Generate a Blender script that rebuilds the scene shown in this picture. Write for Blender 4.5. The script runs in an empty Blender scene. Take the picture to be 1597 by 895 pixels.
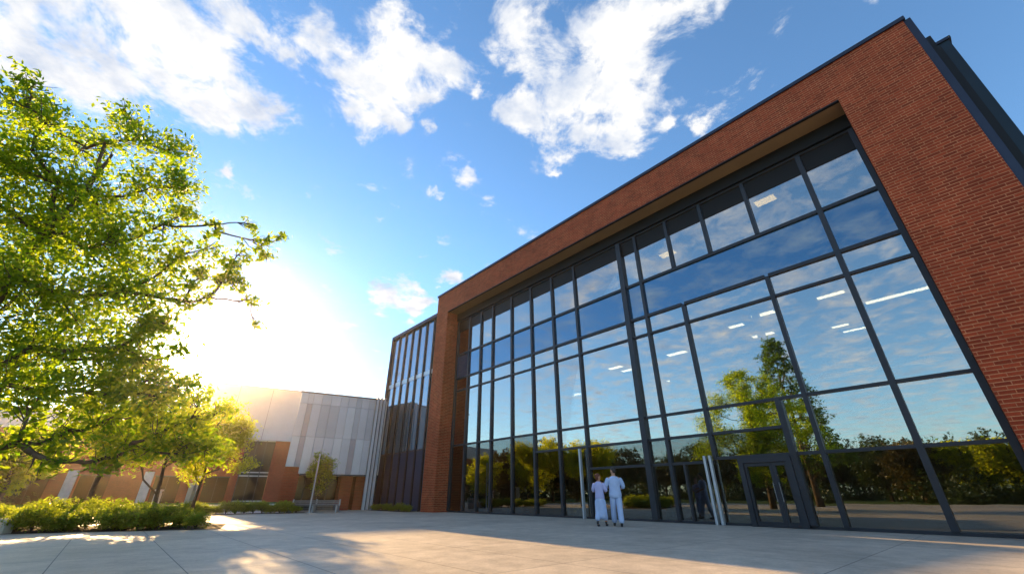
import bpy, bmesh, math, random
import numpy as np
from mathutils import Vector, Matrix

S = 1.12                      # all lengths below are multiplied by this at the end
B = 0.8468401856922579        # azimuth of the normal of the glazed front
SUN_AZ, SUN_EL = math.radians(-38.9), math.radians(13.9)
sc = bpy.context.scene
C = sc.collection
rng = np.random.default_rng(7)
random.seed(7)

# ------------------------------------------------------------------ materials
def new_mat(name):
    m = bpy.data.materials.new(name); m.use_nodes = True
    nt = m.node_tree
    return m, nt, nt.nodes['Principled BSDF']

def nd(nt, t, **kw):
    n = nt.nodes.new(t)
    for k, v in kw.items():
        if k.startswith('i_'):
            key = k[2:]
            n.inputs[int(key) if key.isdigit() else key.replace('_', ' ')].default_value = v
        else:
            setattr(n, k, v)
    return n

def math_n(nt, op, a, b=None, c=None, clamp=False):
    n = nt.nodes.new('ShaderNodeMath'); n.operation = op; n.use_clamp = clamp
    for i, v in enumerate((a, b, c)):
        if v is None: continue
        if isinstance(v, (int, float)): n.inputs[i].default_value = v
        else: nt.links.new(v, n.inputs[i])
    return n.outputs[0]

def mix_col(nt, fac, a, b, blend='MIX'):
    n = nt.nodes.new('ShaderNodeMix'); n.data_type = 'RGBA'; n.blend_type = blend
    if isinstance(fac, (int, float)): n.inputs[0].default_value = fac
    else: nt.links.new(fac, n.inputs[0])
    for i, v in ((6, a), (7, b)):
        if isinstance(v, tuple): n.inputs[i].default_value = (*v, 1)
        else: nt.links.new(v, n.inputs[i])
    return n.outputs[2]

def ramp(nt, src, stops):
    n = nt.nodes.new('ShaderNodeValToRGB')
    e = n.color_ramp.elements
    while len(e) < len(stops): e.new(0.5)
    for i, (p, c) in enumerate(stops):
        e[i].position = p; e[i].color = (*c, 1) if isinstance(c, tuple) else (c, c, c, 1)
    nt.links.new(src, n.inputs[0])
    return n.outputs[0]

def noise(nt, scale, detail=4, rough=.55, vec=None, dist=0.0):
    n = nt.nodes.new('ShaderNodeTexNoise')
    n.inputs['Scale'].default_value = scale; n.inputs['Detail'].default_value = detail
    n.inputs['Roughness'].default_value = rough; n.inputs['Distortion'].default_value = dist
    if vec is None:
        t = nt.nodes.new('ShaderNodeTexCoord'); vec = t.outputs['Object']
    nt.links.new(vec, n.inputs['Vector'])
    return n.outputs['Fac']

def bump(nt, bsdf, h, strength=.3, dist=.01):
    n = nt.nodes.new('ShaderNodeBump'); n.inputs['Strength'].default_value = strength
    n.inputs['Distance'].default_value = dist
    nt.links.new(h, n.inputs['Height']); nt.links.new(n.outputs[0], bsdf.inputs['Normal'])

def plain(name, col, rough=.6, metal=0., var=.25, scale=3., spec=.5, bmp=0.):
    m, nt, b = new_mat(name)
    f = noise(nt, scale, 5)
    lo = tuple(c*(1-var) for c in col); hi = tuple(min(1, c*(1+var)) for c in col)
    nt.links.new(ramp(nt, f, [(.3, lo), (.7, hi)]), b.inputs['Base Color'])
    b.inputs['Roughness'].default_value = rough; b.inputs['Metallic'].default_value = metal
    b.inputs['Specular IOR Level'].default_value = spec
    if bmp: bump(nt, b, noise(nt, scale*12, 4), bmp, .01)
    return m

def brick_mat(name, c1, c2, mortar, w=.29, h=.098, ms=.010):
    m, nt, b = new_mat(name)
    t = nd(nt, 'ShaderNodeTexCoord'); s = nd(nt, 'ShaderNodeSeparateXYZ'); nt.links.new(t.outputs['Object'], s.inputs[0])
    u = math_n(nt, 'ADD', s.outputs[0], s.outputs[1])
    c = nd(nt, 'ShaderNodeCombineXYZ'); nt.links.new(u, c.inputs[0]); nt.links.new(s.outputs[2], c.inputs[1])
    br = nd(nt, 'ShaderNodeTexBrick', offset=.37, offset_frequency=2, squash=1.0)
    br.inputs['Scale'].default_value = 1; br.inputs['Brick Width'].default_value = w
    br.inputs['Row Height'].default_value = h; br.inputs['Mortar Size'].default_value = ms
    br.inputs['Mortar Smooth'].default_value = .3; br.inputs['Bias'].default_value = -.1
    br.inputs['Color1'].default_value = (*c1, 1); br.inputs['Color2'].default_value = (*c2, 1)
    nt.links.new(c.outputs[0], br.inputs['Vector'])
    # mortar joints: some raked, some pale
    mn = noise(nt, 1.7, 5, .7, c.outputs[0])
    mc = ramp(nt, mn, [(.38, tuple(x*.6 for x in mortar)), (.62, mortar)])
    nt.links.new(mix_col(nt, .45, mc, c1), br.inputs['Mortar'])
    zf = math_n(nt, 'FRACT', math_n(nt, 'DIVIDE', math_n(nt, 'ADD', s.outputs[2], 20*h), h))
    bed = nt.nodes.new('ShaderNodeMapRange'); bed.interpolation_type = 'SMOOTHSTEP'
    nt.links.new(math_n(nt, 'ABSOLUTE', math_n(nt, 'SUBTRACT', zf, .5)), bed.inputs[0])
    bed.inputs[1].default_value = .5-ms/h*1.3; bed.inputs[2].default_value = .5-ms/h*.3
    bed.inputs[3].default_value = 0; bed.inputs[4].default_value = 1
    big = noise(nt, .35, 5, .6, c.outputs[0])
    sh = ramp(nt, big, [(.3, (.78, .76, .76)), (.7, (1.12, 1.1, 1.1))])
    fine = noise(nt, 35, 4, .7, c.outputs[0])
    sh2 = ramp(nt, fine, [(.3, .8), (.7, 1.15)])
    col = mix_col(nt, bed.outputs[0], br.outputs['Color'], mc)
    col = mix_col(nt, 1, col, sh, 'MULTIPLY'); col = mix_col(nt, 1, col, sh2, 'MULTIPLY')
    nt.links.new(col, b.inputs['Base Color'])
    b.inputs['Roughness'].default_value = .85; b.inputs['Specular IOR Level'].default_value = .25
    inv = math_n(nt, 'SUBTRACT', 1, br.outputs['Fac'])
    hh = math_n(nt, 'MULTIPLY_ADD', fine, .25, inv)
    bump(nt, b, hh, .6, .012)
    return m

M = {}
M['brick'] = brick_mat('red_brick', (.37, .060, .021), (.20, .031, .011), (.66, .31, .15))
M['brick_far'] = brick_mat('far_brick', (.36, .055, .020), (.26, .040, .015), (.36, .16, .10))
M['head'] = plain('soffit_reflection_dark', (.007, .006, .005), .5, 0, .2, .5, .3)  # the soffit's dark mirror image put into a surface colour
M['frame'] = plain('dark_anodised_frame', (.026, .030, .039), .45, .2, .15, 1.5)
M['coping'] = plain('dark_coping', (.02, .03, .055), .4, .4, .15, 1.)
M['clad_blue'] = plain('blue_black_cladding', (.006, .022, .036), .4, .3, .2, .8)
M['clad_black'] = plain('black_cladding', (.004, .006, .009), .6, .2, .2, .8)
M['soffit'] = plain('tan_soffit', (.34, .23, .12), .7, 0, .08, 1.)
M['steel'] = plain('brushed_pale_steel', (.50, .53, .58), .4, .5, .1, 4.)
M['interior'] = plain('interior_wall', (.10, .10, .10), .9, 0, .2, .7)
M['int_ceiling'] = plain('interior_ceiling', (.22, .22, .22), .9, 0, .05, 1.)
M['int_floor'] = plain('interior_floor', (.16, .14, .12), .5, 0, .1, 1.)
M['slab_edge'] = plain('pale_slab_edge', (.75, .85, .85), .6, 0, .05, 1.)
M['furn'] = plain('interior_furniture', (.10, .16, .20), .6, 0, .2, 1.)
M['concrete_trim'] = plain('pale_concrete_trim', (.50, .48, .45), .8, 0, .15, 2., .3, .2)
M['roof'] = plain('roof_membrane', (.12, .12, .12), .9, 0, .2, 1.)
M['bark'] = plain('bark', (.10, .07, .045), .9, 0, .4, 6., .2, .6)
M['soil'] = plain('soil', (.07, .045, .03), .95, 0, .4, 5., .1, .6)
M['grey_metal'] = plain('grey_bench_metal', (.22, .22, .23), .5, .3, .15, 3.)
M['winglow'] = plain('wing_lower_panel', (.030, .048, .095), .6, .0, .15, .6, .25)
M['skin_m'] = plain('skin_light', (.50, .27, .18), .55, 0, .08, 8.)
M['skin_w'] = plain('skin_tan', (.42, .21, .13), .55, 0, .08, 8.)
M['hair_m'] = plain('dark_hair', (.02, .014, .01), .5, 0, .3, 20.)
M['hair_w'] = plain('auburn_hair', (.13, .035, .015), .5, 0, .3, 20.)
M['shirt'] = plain('pale_blue_cotton', (.45, .56, .80), .85, 0, .07, 5., .2, .25)
M['shirt2'] = plain('pale_lilac_cotton', (.46, .47, .74), .85, 0, .07, 5., .2, .25)
M['black'] = plain('black_leather', (.012, .012, .015), .4, 0, .2, 5.)
M['eye'] = plain('eye', (.6, .6, .6), .2, 0, .05, 5.)
M['cream'] = plain('cream_paper', (.75, .72, .62), .8, 0, .05, 5.)

def emit(name, col, st):
    m = bpy.data.materials.new(name); m.use_nodes = True; nt = m.node_tree
    nt.nodes.clear(); e = nt.nodes.new('ShaderNodeEmission'); o = nt.nodes.new('ShaderNodeOutputMaterial')
    e.inputs[0].default_value = (*col, 1); e.inputs[1].default_value = st
    nt.links.new(e.outputs[0], o.inputs[0]); return m
M['lamp'] = emit('lamp_diffuser', (1., .80, .50), 2.2)
M['lamp2'] = emit('lamp_diffuser_warm', (1., .62, .22), 1.3)

def glass_mat(name, tint, refl, base=.45, backing=None):
    m = bpy.data.materials.new(name); m.use_nodes = True; nt = m.node_tree; nt.nodes.clear()
    out = nt.nodes.new('ShaderNodeOutputMaterial')
    g = nd(nt, 'ShaderNodeBsdfGlossy'); g.inputs['Roughness'].default_value = 0.0; g.inputs['Color'].default_value = (*refl, 1)
    if backing is None:
        t = nd(nt, 'ShaderNodeBsdfTransparent'); t.inputs['Color'].default_value = (*tint, 1)
    else:
        t = nd(nt, 'ShaderNodeBsdfDiffuse'); t.inputs['Color'].default_value = (*backing, 1)
    fr = nd(nt, 'ShaderNodeFresnel'); fr.inputs['IOR'].default_value = 1.5
    fac = math_n(nt, 'MULTIPLY_ADD', fr.outputs[0], 1 - base, base, clamp=True)
    mx = nd(nt, 'ShaderNodeMixShader')
    nt.links.new(fac, mx.inputs[0]); nt.links.new(t.outputs[0], mx.inputs[1]); nt.links.new(g.outputs[0], mx.inputs[2])
    h = noise(nt, .55, 2, .5)
    bp = nd(nt, 'ShaderNodeBump'); bp.inputs['Strength'].default_value = .08; bp.inputs['Distance'].default_value = .02
    nt.links.new(h, bp.inputs['Height']); nt.links.new(bp.outputs[0], g.inputs['Normal'])
    nt.links.new(mx.outputs[0], out.inputs[0]); return m
M['glass'] = glass_mat('vision_glass', (.60, .64, .62), (.90, .89, .86), .46)
M['glass_low'] = glass_mat('clear_glass', (.60, .64, .62), (.80, .84, .84), .14)
M['spandrel'] = glass_mat('spandrel_glass', (0, 0, 0), (.55, .75, .95), .26, (.012, .065, .125))
M['glass_far'] = glass_mat('far_window_glass', (0, 0, 0), (.32, .30, .26), .0, (.020, .014, .008))
M['glass_wing'] = glass_mat('wing_glass', (0, 0, 0), (.70, .82, .98), .24, (.10, .13, .15))

def panel_mat(name, col):
    m, nt, b = new_mat(name)
    f = noise(nt, .8, 4)
    nt.links.new(ramp(nt, f, [(.3, tuple(c*.93 for c in col)), (.7, tuple(min(1, c*1.05) for c in col))]), b.inputs['Base Color'])
    b.inputs['Roughness'].default_value = .42; b.inputs['Metallic'].default_value = .25
    bump(nt, b, noise(nt, 1.2, 2), .08, .02)
    return m
PANEL = [panel_mat('metal_panel_%s' % n, c) for n, c in
         (('pale', (.52, .51, .53)), ('silver', (.46, .45, .48)), ('mid_grey', (.39, .38, .41)), ('warm_grey', (.30, .27, .30)))]

# plaza concrete: slabs, joints, stains
def concrete():
    m, nt, b = new_mat('plaza_concrete')
    t = nd(nt, 'ShaderNodeTexCoord')
    mp = nd(nt, 'ShaderNodeMapping'); mp.inputs['Rotation'].default_value = (0, 0, B)
    nt.links.new(t.outputs['Object'], mp.inputs[0])
    s = nd(nt, 'ShaderNodeSeparateXYZ'); nt.links.new(mp.outputs[0], s.inputs[0])
    def joint(o, period, off):
        v = math_n(nt, 'ADD', o, off + 1000*period)
        v = math_n(nt, 'MODULO', v, period)
        v = math_n(nt, 'SUBTRACT', v, period/2); v = math_n(nt, 'ABSOLUTE', v)
        return math_n(nt, 'LESS_THAN', v, .008)
    jx = joint(s.outputs[0], 3.0, .7); jy = joint(s.outputs[1], 1.5, 1.1)
    j = math_n(nt, 'MAXIMUM', jx, jy)
    # tone per slab
    fx = math_n(nt, 'FLOOR', math_n(nt, 'DIVIDE', math_n(nt, 'ADD', s.outputs[0], .7 + 1.5), 3.0))
    fy = math_n(nt, 'FLOOR', math_n(nt, 'DIVIDE', math_n(nt, 'ADD', s.outputs[1], 1.1 + 1.5), 3.0))
    cb = nd(nt, 'ShaderNodeCombineXYZ'); nt.links.new(fx, cb.inputs[0]); nt.links.new(fy, cb.inputs[1])
    wn = nd(nt, 'ShaderNodeTexWhiteNoise', noise_dimensions='2D'); nt.links.new(cb.outputs[0], wn.inputs['Vector'])
    tone = math_n(nt, 'MULTIPLY_ADD', wn.outputs['Value'], .12, .94)
    st = noise(nt, .45, 6, .62); fn = noise(nt, 22, 5, .7); md = noise(nt, 2.2, 7, .72)
    col = ramp(nt, st, [(.3, (.39, .34, .275)), (.7, (.56, .49, .40))])
    col = mix_col(nt, .7, col, ramp(nt, fn, [(.3, .72), (.7, 1.18)]), 'MULTIPLY')
    col = mix_col(nt, 1, col, ramp(nt, md, [(.32, .74), (.62, 1.10)]), 'MULTIPLY')
    cc = nd(nt, 'ShaderNodeCombineColor')
    for i in range(3): nt.links.new(tone, cc.inputs[i])
    col = mix_col(nt, 1, col, cc.outputs[0], 'MULTIPLY')
    col = mix_col(nt, j, col, (.12, .11, .10))
    nt.links.new(col, b.inputs['Base Color'])
    rr = math_n(nt, 'MULTIPLY_ADD', md, .25, .50); nt.links.new(rr, b.inputs['Roughness'])
    b.inputs['Specular IOR Level'].default_value = .4
    hh = math_n(nt, 'MULTIPLY_ADD', j, -1.0, math_n(nt, 'MULTIPLY', fn, .35))
    bump(nt, b, hh, .35, .006)
    return m
M['concrete'] = concrete()

def lawn():
    m, nt, b = new_mat('lawn')
    f = noise(nt, .08, 5); g = noise(nt, 9, 5, .7)
    col = ramp(nt, f, [(.3, (.05, .09, .02)), (.55, (.09, .13, .03)), (.75, (.17, .16, .05))])
    col = mix_col(nt, .8, col, ramp(nt, g, [(.3, .6), (.7, 1.3)]), 'MULTIPLY')
    nt.links.new(col, b.inputs['Base Color']); b.inputs['Roughness'].default_value = .95
    b.inputs['Specular IOR Level'].default_value = .1
    bump(nt, b, g, .6, .05)
    return m
M['lawn'] = lawn()

def leaf_mat(name, c_dark, c_light, trans, tw=.5):
    m = bpy.data.materials.new(name); m.use_nodes = True; nt = m.node_tree; nt.nodes.clear()
    out = nt.nodes.new('ShaderNodeOutputMaterial')
    g = nd(nt, 'ShaderNodeNewGeometry')
    try: rnd = g.outputs['Random Per Island']
    except Exception: rnd = noise(nt, 5)
    cl = noise(nt, .9, 3)
    f = math_n(nt, 'ADD', math_n(nt, 'MULTIPLY', rnd, .5), math_n(nt, 'MULTIPLY', cl, .5))
    col = ramp(nt, f, [(.25, c_dark), (.75, c_light)])
    tcol = mix_col(nt, 1, col, trans, 'MULTIPLY')
    d = nd(nt, 'ShaderNodeBsdfPrincipled'); d.inputs['Roughness'].default_value = .45
    d.inputs['Specular IOR Level'].default_value = .35
    nt.links.new(col, d.inputs['Base Color'])
    t = nd(nt, 'ShaderNodeBsdfTranslucent'); nt.links.new(tcol, t.inputs[0])
    mx = nd(nt, 'ShaderNodeMixShader'); mx.inputs[0].default_value = tw
    nt.links.new(d.outputs[0], mx.inputs[1]); nt.links.new(t.outputs[0], mx.inputs[2])
    nt.links.new(mx.outputs[0], out.inputs[0]); return m
M['leaf'] = leaf_mat('maple_leaf', (.045, .10, .010), (.16, .20, .018), (3.7, 3.5, .5), .64)
M['leaf_con'] = leaf_mat('conifer_green_leaf', (.045, .09, .014), (.10, .16, .022), (1.9, 2.1, .7), .42)
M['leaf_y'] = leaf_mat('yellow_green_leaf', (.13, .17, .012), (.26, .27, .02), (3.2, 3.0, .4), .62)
M['leaf_sh'] = leaf_mat('shrub_leaf', (.09, .14, .018), (.22, .26, .035), (2.6, 2.4, .8), .55)
M['leaf_far'] = leaf_mat('dark_far_leaf', (.025, .045, .012), (.07, .10, .025), (1.4, 1.4, .8), .35)
M['leaf_far2'] = leaf_mat('brown_green_far_leaf', (.07, .055, .015), (.13, .11, .03), (1.4, 1.3, .8), .35)

# ------------------------------------------------------------------ mesh helpers
class MB:
    def __init__(self): self.v = []; self.f = []
    def box(self, x0, x1, y0, y1, z0, z1):
        n = len(self.v)
        for z in (z0, z1):
            self.v += [(x0, y0, z), (x1, y0, z), (x1, y1, z), (x0, y1, z)]
        self.f += [tuple(n+i for i in q) for q in
                   ((3, 2, 1, 0), (4, 5, 6, 7), (0, 1, 5, 4), (1, 2, 6, 5), (2, 3, 7, 6), (3, 0, 4, 7))]
        return self
    def prism(self, poly, z0, z1):          # poly counter-clockwise in xy
        n = len(self.v); k = len(poly)
        self.v += [(x, y, z0) for x, y in poly] + [(x, y, z1) for x, y in poly]
        self.f += [tuple(range(n+k-1, n-1, -1)), tuple(range(n+k, n+2*k))]
        for i in range(k):
            j = (i+1) % k; self.f.append((n+i, n+j, n+k+j, n+k+i))
        return self
    def prism_y(self, poly, y0, y1):        # poly in xz
        n = len(self.v); k = len(poly)
        self.v += [(x, y0, z) for x, z in poly] + [(x, y1, z) for x, z in poly]
        self.f += [tuple(range(n, n+k)), tuple(range(n+2*k-1, n+k-1, -1))]
        for i in range(k):
            j = (i+1) % k; self.f.append((n+j, n+i, n+k+i, n+k+j))
        return self
    def tube(self, pts, rad, seg=8, cap=True):
        pts = [Vector(p) for p in pts]
        if isinstance(rad, (int, float)): rad = [rad]*len(pts)
        n0 = len(self.v)
        for i, p in enumerate(pts):
            d = (pts[min(i+1, len(pts)-1)] - pts[max(i-1, 0)]).normalized()
            a = d.orthogonal().normalized() if i == 0 else (a - d*a.dot(d)).normalized()
            bb = d.cross(a); r = rad[i]
            rx, ry = r if isinstance(r, tuple) else (r, r)
            for k in range(seg):
                t = 2*math.pi*k/seg
                q = p + a*math.cos(t)*rx + bb*math.sin(t)*ry
                self.v.append(tuple(q))
        for i in range(len(pts)-1):
            for k in range(seg):
                l = (k+1) % seg
                self.f.append((n0+i*seg+k, n0+i*seg+l, n0+(i+1)*seg+l, n0+(i+1)*seg+k))
        if cap:
            self.f.append(tuple(range(n0+seg-1, n0-1, -1)))
            e = n0+(len(pts)-1)*seg; self.f.append(tuple(range(e, e+seg)))
        return self
    def rings(self, rings, seg=20, cap=True):    # rings: (cx,cy,cz,rx,ry)
        n0 = len(self.v)
        for cx, cy, cz, rx, ry in rings:
            for k in range(seg):
                t = 2*math.pi*k/seg; self.v.append((cx+rx*math.cos(t), cy+ry*math.sin(t), cz))
        for i in range(len(rings)-1):
            for k in range(seg):
                l = (k+1) % seg
                self.f.append((n0+i*seg+k, n0+i*seg+l, n0+(i+1)*seg+l, n0+(i+1)*seg+k))
        if cap:
            self.f.append(tuple(range(n0+seg-1, n0-1, -1)))
            e = n0+(len(rings)-1)*seg; self.f.append(tuple(range(e, e+seg)))
        return self
    def ball(self, c, r, seg=14, rg=9):
        cx, cy, cz = c; rx, ry, rz = r if isinstance(r, tuple) else (r, r, r)
        R = []
        for i in range(rg+1):
            t = math.pi*(i+.001)/(rg+.002) if 0 < i < rg else (0.03 if i == 0 else math.pi-.03)
            R.append((cx, cy, cz-rz*math.cos(t), rx*math.sin(t), ry*math.sin(t)))
        return self.rings(R, seg)
    def build(self, name, mat, parent=None, smooth=False, bevel=0.):
        me = bpy.data.meshes.new(name); me.from_pydata(self.v, [], self.f); me.update()
        if bevel:
            bm = bmesh.new(); bm.from_mesh(me)
            bmesh.ops.bevel(bm, geom=bm.edges[:], offset=bevel, segments=1, affect='EDGES', profile=.5)
            bm.to_mesh(me); bm.free()
        me.materials.append(mat)
        if smooth:
            me.polygons.foreach_set('use_smooth', [True]*len(me.polygons))
        o = bpy.data.objects.new(name, me); C.objects.link(o)
        if parent: o.parent = parent
        return o

def tag(o, label=None, cat=None, group=None, kind=None):
    if label: o['label'] = label
    if cat: o['category'] = cat
    if group: o['group'] = group
    if kind: o['kind'] = kind
    return o
def empty(name, loc, rz=0.):
    o = bpy.data.objects.new(name, None); C.objects.link(o)
    o.location = loc; o.rotation_euler = (0, 0, rz); o.empty_display_size = .2; return o
def box_part(name, mat, parent, *a, bevel=0.): return MB().box(*a).build(name, mat, parent, bevel=bevel)
def TN(t, n):        # facade coordinates (along, away) to world
    return (t*math.cos(B) + n*math.sin(B), -t*math.sin(B) + n*math.cos(B))

# ------------------------------------------------------------------ setting
def sheet(name, poly, z, mat):
    o = MB(); n = len(poly); o.v = [(x, y, z) for x, y in poly]; o.f = [tuple(range(n))]
    return tag(o.build(name, mat), kind='structure')
sheet('ground', [(-260, -260), (260, -260), (260, 260), (-260, 260)], -.012, M['lawn'])
pl = [TN(-60, 2), TN(-34, -9), TN(-26, -16), TN(-8, -20), TN(30, -20), TN(40, 30), TN(-60, 46)]
sheet('plaza', pl, 0., M['concrete'])
# ------------------------------------------------------------------ main building
D0 = 13.65
ox, oy = TN(0, D0)
bld = empty('brick_building', (ox, oy, 0), -B)
tag(bld, 'large red brick building whose deep brick portal frames a tall dark gridded glass wall', 'building')
GY = .96                                   # glass plane behind the brick face
TOP = 13.46; LINT = 11.98; GT = 11.42
fr_ = [(-23.4, 0), (-22.05, 0), (-22.05, LINT), (.2, LINT), (.2, 0), (2.27, 0), (2.27, TOP), (-23.4, TOP)]
MB().prism_y(fr_, 0, 1.15).build('brick_portal', M['brick'], bld)
box_part('roof_coping', M['coping'], bld, -23.46, 2.33, -.06, 1.2, TOP, TOP+.13)
box_part('lintel_trim', M['clad_black'], bld, -22.04, .19, -.012, .10, LINT-.045, LINT)
box_part('soffit', M['soffit'], bld, -22.045, .195, .105, .80, LINT-.03, LINT-.002)
box_part('window_header', M['clad_black'], bld, -22.045, .195, .805, 1.14, GT+.02, LINT-.004)
# dark volume to the right and behind
box_part('side_cladding', M['clad_black'], bld, 1.2, 2.74, 1.16, 1.82, 0, 13.42)
box_part('corner_trim', M['coping'], bld, 2.275, 2.43, .02, 1.155, 0, TOP-.004)
w = box_part('metal_volume', M['clad_blue'], bld, 1.0, 3.12, 1.85, 17, 0, 13.50)
MB().box(.9, 3.18, 1.80, 17.1, 13.503, 13.60).build('metal_coping', M['coping'], w)
MB().box(2.80, 2.90, 1.80, 1.848, 0, 13.4).build('corner_fin', M['clad_black'], w)
# building body
box_part('rear_wall', M['interior'], bld, -23.3, .98, 16.7, 17, 0, 13.2)
box_part('left_wall', M['clad_black'], bld, -23.35, -23.05, 1.16, 16.69, 0, 13.2)
box_part('roof', M['roof'], bld, -23.3, .98, 1.2, 17, 13.21, 13.4)
box_part('ground_floor', M['int_floor'], bld, -23.0, .98, 1.16, 16.69, -.05, .02)
box_part('upper_floor', M['int_ceiling'], bld, -23.0, .98, 1.45, 16.69, 7.50, 8.95)
box_part('ceiling', M['int_ceiling'], bld, -23.0, .98, 1.45, 16.69, 11.5, 11.6)
box_part('mezzanine', M['slab_edge'], bld, -12.0, .95, 6.4, 6.55, 4.95, 5.17)
box_part('partition', M['interior'], bld, -12.0, .95, 9.5, 9.6, 0, 7.5)
for x in (-19, -15.5, -10.2, -5.0):
    MB().box(x-.12, x+.12, 4.0, 4.24, 0.02, 7.49).build('interior_column', M['interior'], bld)

COLS = [-21.9, -20.62, -19.4, -18.23, -16.51, -14.88, -13.27, -11.7, -8.91, -8.05, -6.45, -3.44, -1.42, .14]
L_ = COLS[:9]
cw = box_part('curtain_wall', M['frame'], bld, -22.04, .19, GY-.04, GY+.12, 0.004, .075)   # sill
MB().box(-22.04, .19, GY-.05, GY+.13, GT-.06, GT+.015).build('head_rail', M['frame'], cw)
MW = .062
def mull(x, z0, z1, w=MW, d=.10, nm='mullion'):
    return MB().box(x-w, x+w, GY-d, GY+.10, z0, z1).build(nm, M['frame'], cw)
def rail(x0, x1, z, h=.042, d=.08):
    return MB().box(x0, x1, GY-d, GY+.09, z-h, z+h).build('rail', M['frame'], cw)
Z0, Z1 = .078, GT-.063
mull(-21.99, Z0, Z1, .045)
mull(.12, Z0, Z1, .068, .14)
for x in COLS[1:8]: mull(x, Z0, Z1)
mull(-8.91, Z0, Z1, .11, .16); mull(-8.05, Z0, Z1)
mull(-6.45, 1.935, 7.44-.045); mull(-3.44, Z0, 7.44-.045); mull(-1.42, Z0, Z1, .072)
for x in (-6.52, -5.0, -3.31): mull(x, 9.02+.045, Z1)
mull(-7.55, Z0, 1.755, .035)
mull(-4.17, Z0, 3.415, .085, .13)
for z in (3.46, 6.67, 7.44, 9.02):
    h = .055 if z > 7 else .042
    for a, bb in zip(COLS[:-1], COLS[1:]):
        if z == 9.02 and a in (-8.05, -6.45, -3.44): continue
        if z == 7.44 and a in (-6.45, -3.44): continue
        if z == 9.02: pass
        rail(a+.0621, bb-.0621, z, h)
rail(-7.9879, -1.4921, 9.02, .0549)
for a, bb in ((-6.3879, -3.5021), (-3.3779, -1.4921)): rail(a, bb, 7.44, .055)
for a, bb in ((-14.818, -13.332), (-13.208, -11.762), (-11.638, -9.02), (-8.80, -8.112), (-7.988, -6.512), (-6.388, -4.255)): rail(a, bb, 2.65)
for a, bb in ((-11.638, -9.02), (-8.80, -8.112), (-7.988, -6.512)): rail(a, bb, 1.80)
rail(-6.512, -4.255, 1.89, .045)
for a, bb in ((-4.085, -3.502), (-3.378, -1.492), (-1.348, .052)): rail(a, bb, 1.89)

def pane(x0, x1, z0, z1, mat='glass'):
    o = MB().box(x0+.005, x1-.005, GY-.004, GY+.010, z0+.005, z1-.005).build('glass_pane', M[mat], cw)
    # panes never sit perfectly true: each leans by a millimetre or two
    tx, tz = random.uniform(-.0022, .0022), random.uniform(-.0016, .0016)
    cx, cz = (x0+x1)/2, (z0+z1)/2
    for v in o.data.vertices: v.co.y += (v.co.x-cx)*tx + (v.co.z-cz)*tz
    return o
def row(xs, z0, z1, mat='glass'):
    for a, bb in zip(xs[:-1], xs[1:]): pane(a, bb, z0, z1, mat)
row(L_ + [-8.05, -6.52, -5.0, -3.31, -1.42, .14], 9.02, GT)
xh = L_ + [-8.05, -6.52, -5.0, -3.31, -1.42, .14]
for a, bb in zip(xh[:-1], xh[1:]):       # dark strips standing in for the soffit's reflection in the upper row
    MB().box(a+.075, bb-.075, GY-.030, GY-.006, 10.62, 11.30).build('soffit_reflection', M['head'], cw)
row(L_ + [-8.05, -1.42, .14], 7.44, 9.02, 'spandrel')
row(L_ + [-8.05, -6.45, -3.44, -1.42, .14], 6.67, 7.44)
row(L_ + [-8.05, -6.45, -3.44, -1.42, .14], 3.46, 6.67)
row(COLS[:6], .06, 3.46, 'glass_low')
row(COLS[5:8], .06, 2.65, 'glass_low'); row(COLS[5:11] + [-4.17], 2.65, 3.46, 'glass')
row(COLS[7:10], .06, 1.8, 'glass_low'); row(COLS[7:11], 1.8, 2.65, 'glass_low')
row([-8.05, -7.55, -6.45], .06, 1.8, 'glass_low')
row([-6.45, -4.17], 1.89, 2.65, 'glass_low'); row([-6.45, -5.74], .06, 1.87, 'glass_low')
row([-4.17, -3.44, -1.42, .14], 1.89, 3.46, 'glass'); row([-4.17, -3.44, -1.42, .14], .06, 1.87, 'glass_low')
# pale steel posts standing in the glazing line
for x in (-12.02, -6.74, -6.56):
    MB().box(x-.036, x+.036, GY-.26, GY-.12, 0, 2.58 if x < -10 else 1.98).build('steel_post', M['steel'], bld, bevel=.01)
# double door
dr = MB()
dr.box(-5.74, -4.26, GY-.16, GY+.05, 1.70, 1.84).box(-5.74, -5.60, GY-.16, GY+.05, .004, 1.70).box(-4.42, -4.26, GY-.16, GY+.05, .004, 1.70)
door = dr.build('entrance_door', M['frame'], bld)
for x0, x1, hx in ((-5.595, -4.80, -4.88), (-4.795, -4.425, -4.72)):
    lf = MB().box(x0, x1, GY-.12, GY+.01, .01, .14).box(x0, x1, GY-.12, GY+.01, 1.60, 1.695)
    lf.box(x0, x0+.07, GY-.12, GY+.01, .14, 1.60).box(x1-.09 if x1 < -4.5 else x1-.05, x1, GY-.12, GY+.01, .14, 1.60)
    # the leaf, its glass and its pull handle sit under the door
    lf.build('door_leaf', M['frame'], door)
    MB().box(x0+.075, x1-.095 if x1 < -4.5 else x1-.055, GY-.06, GY-.05, .145, 1.595).build('door_glass', M['glass_low'], door)
    MB().tube([(hx, GY-.17, .65), (hx, GY-.17, 1.15)], .010).tube([(hx, GY-.17, .7), (hx, GY-.11, .7)], .01).tube([(hx, GY-.17, 1.1), (hx, GY-.11, 1.1)], .01).build('door_handle', M['grey_metal'], door)

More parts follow.
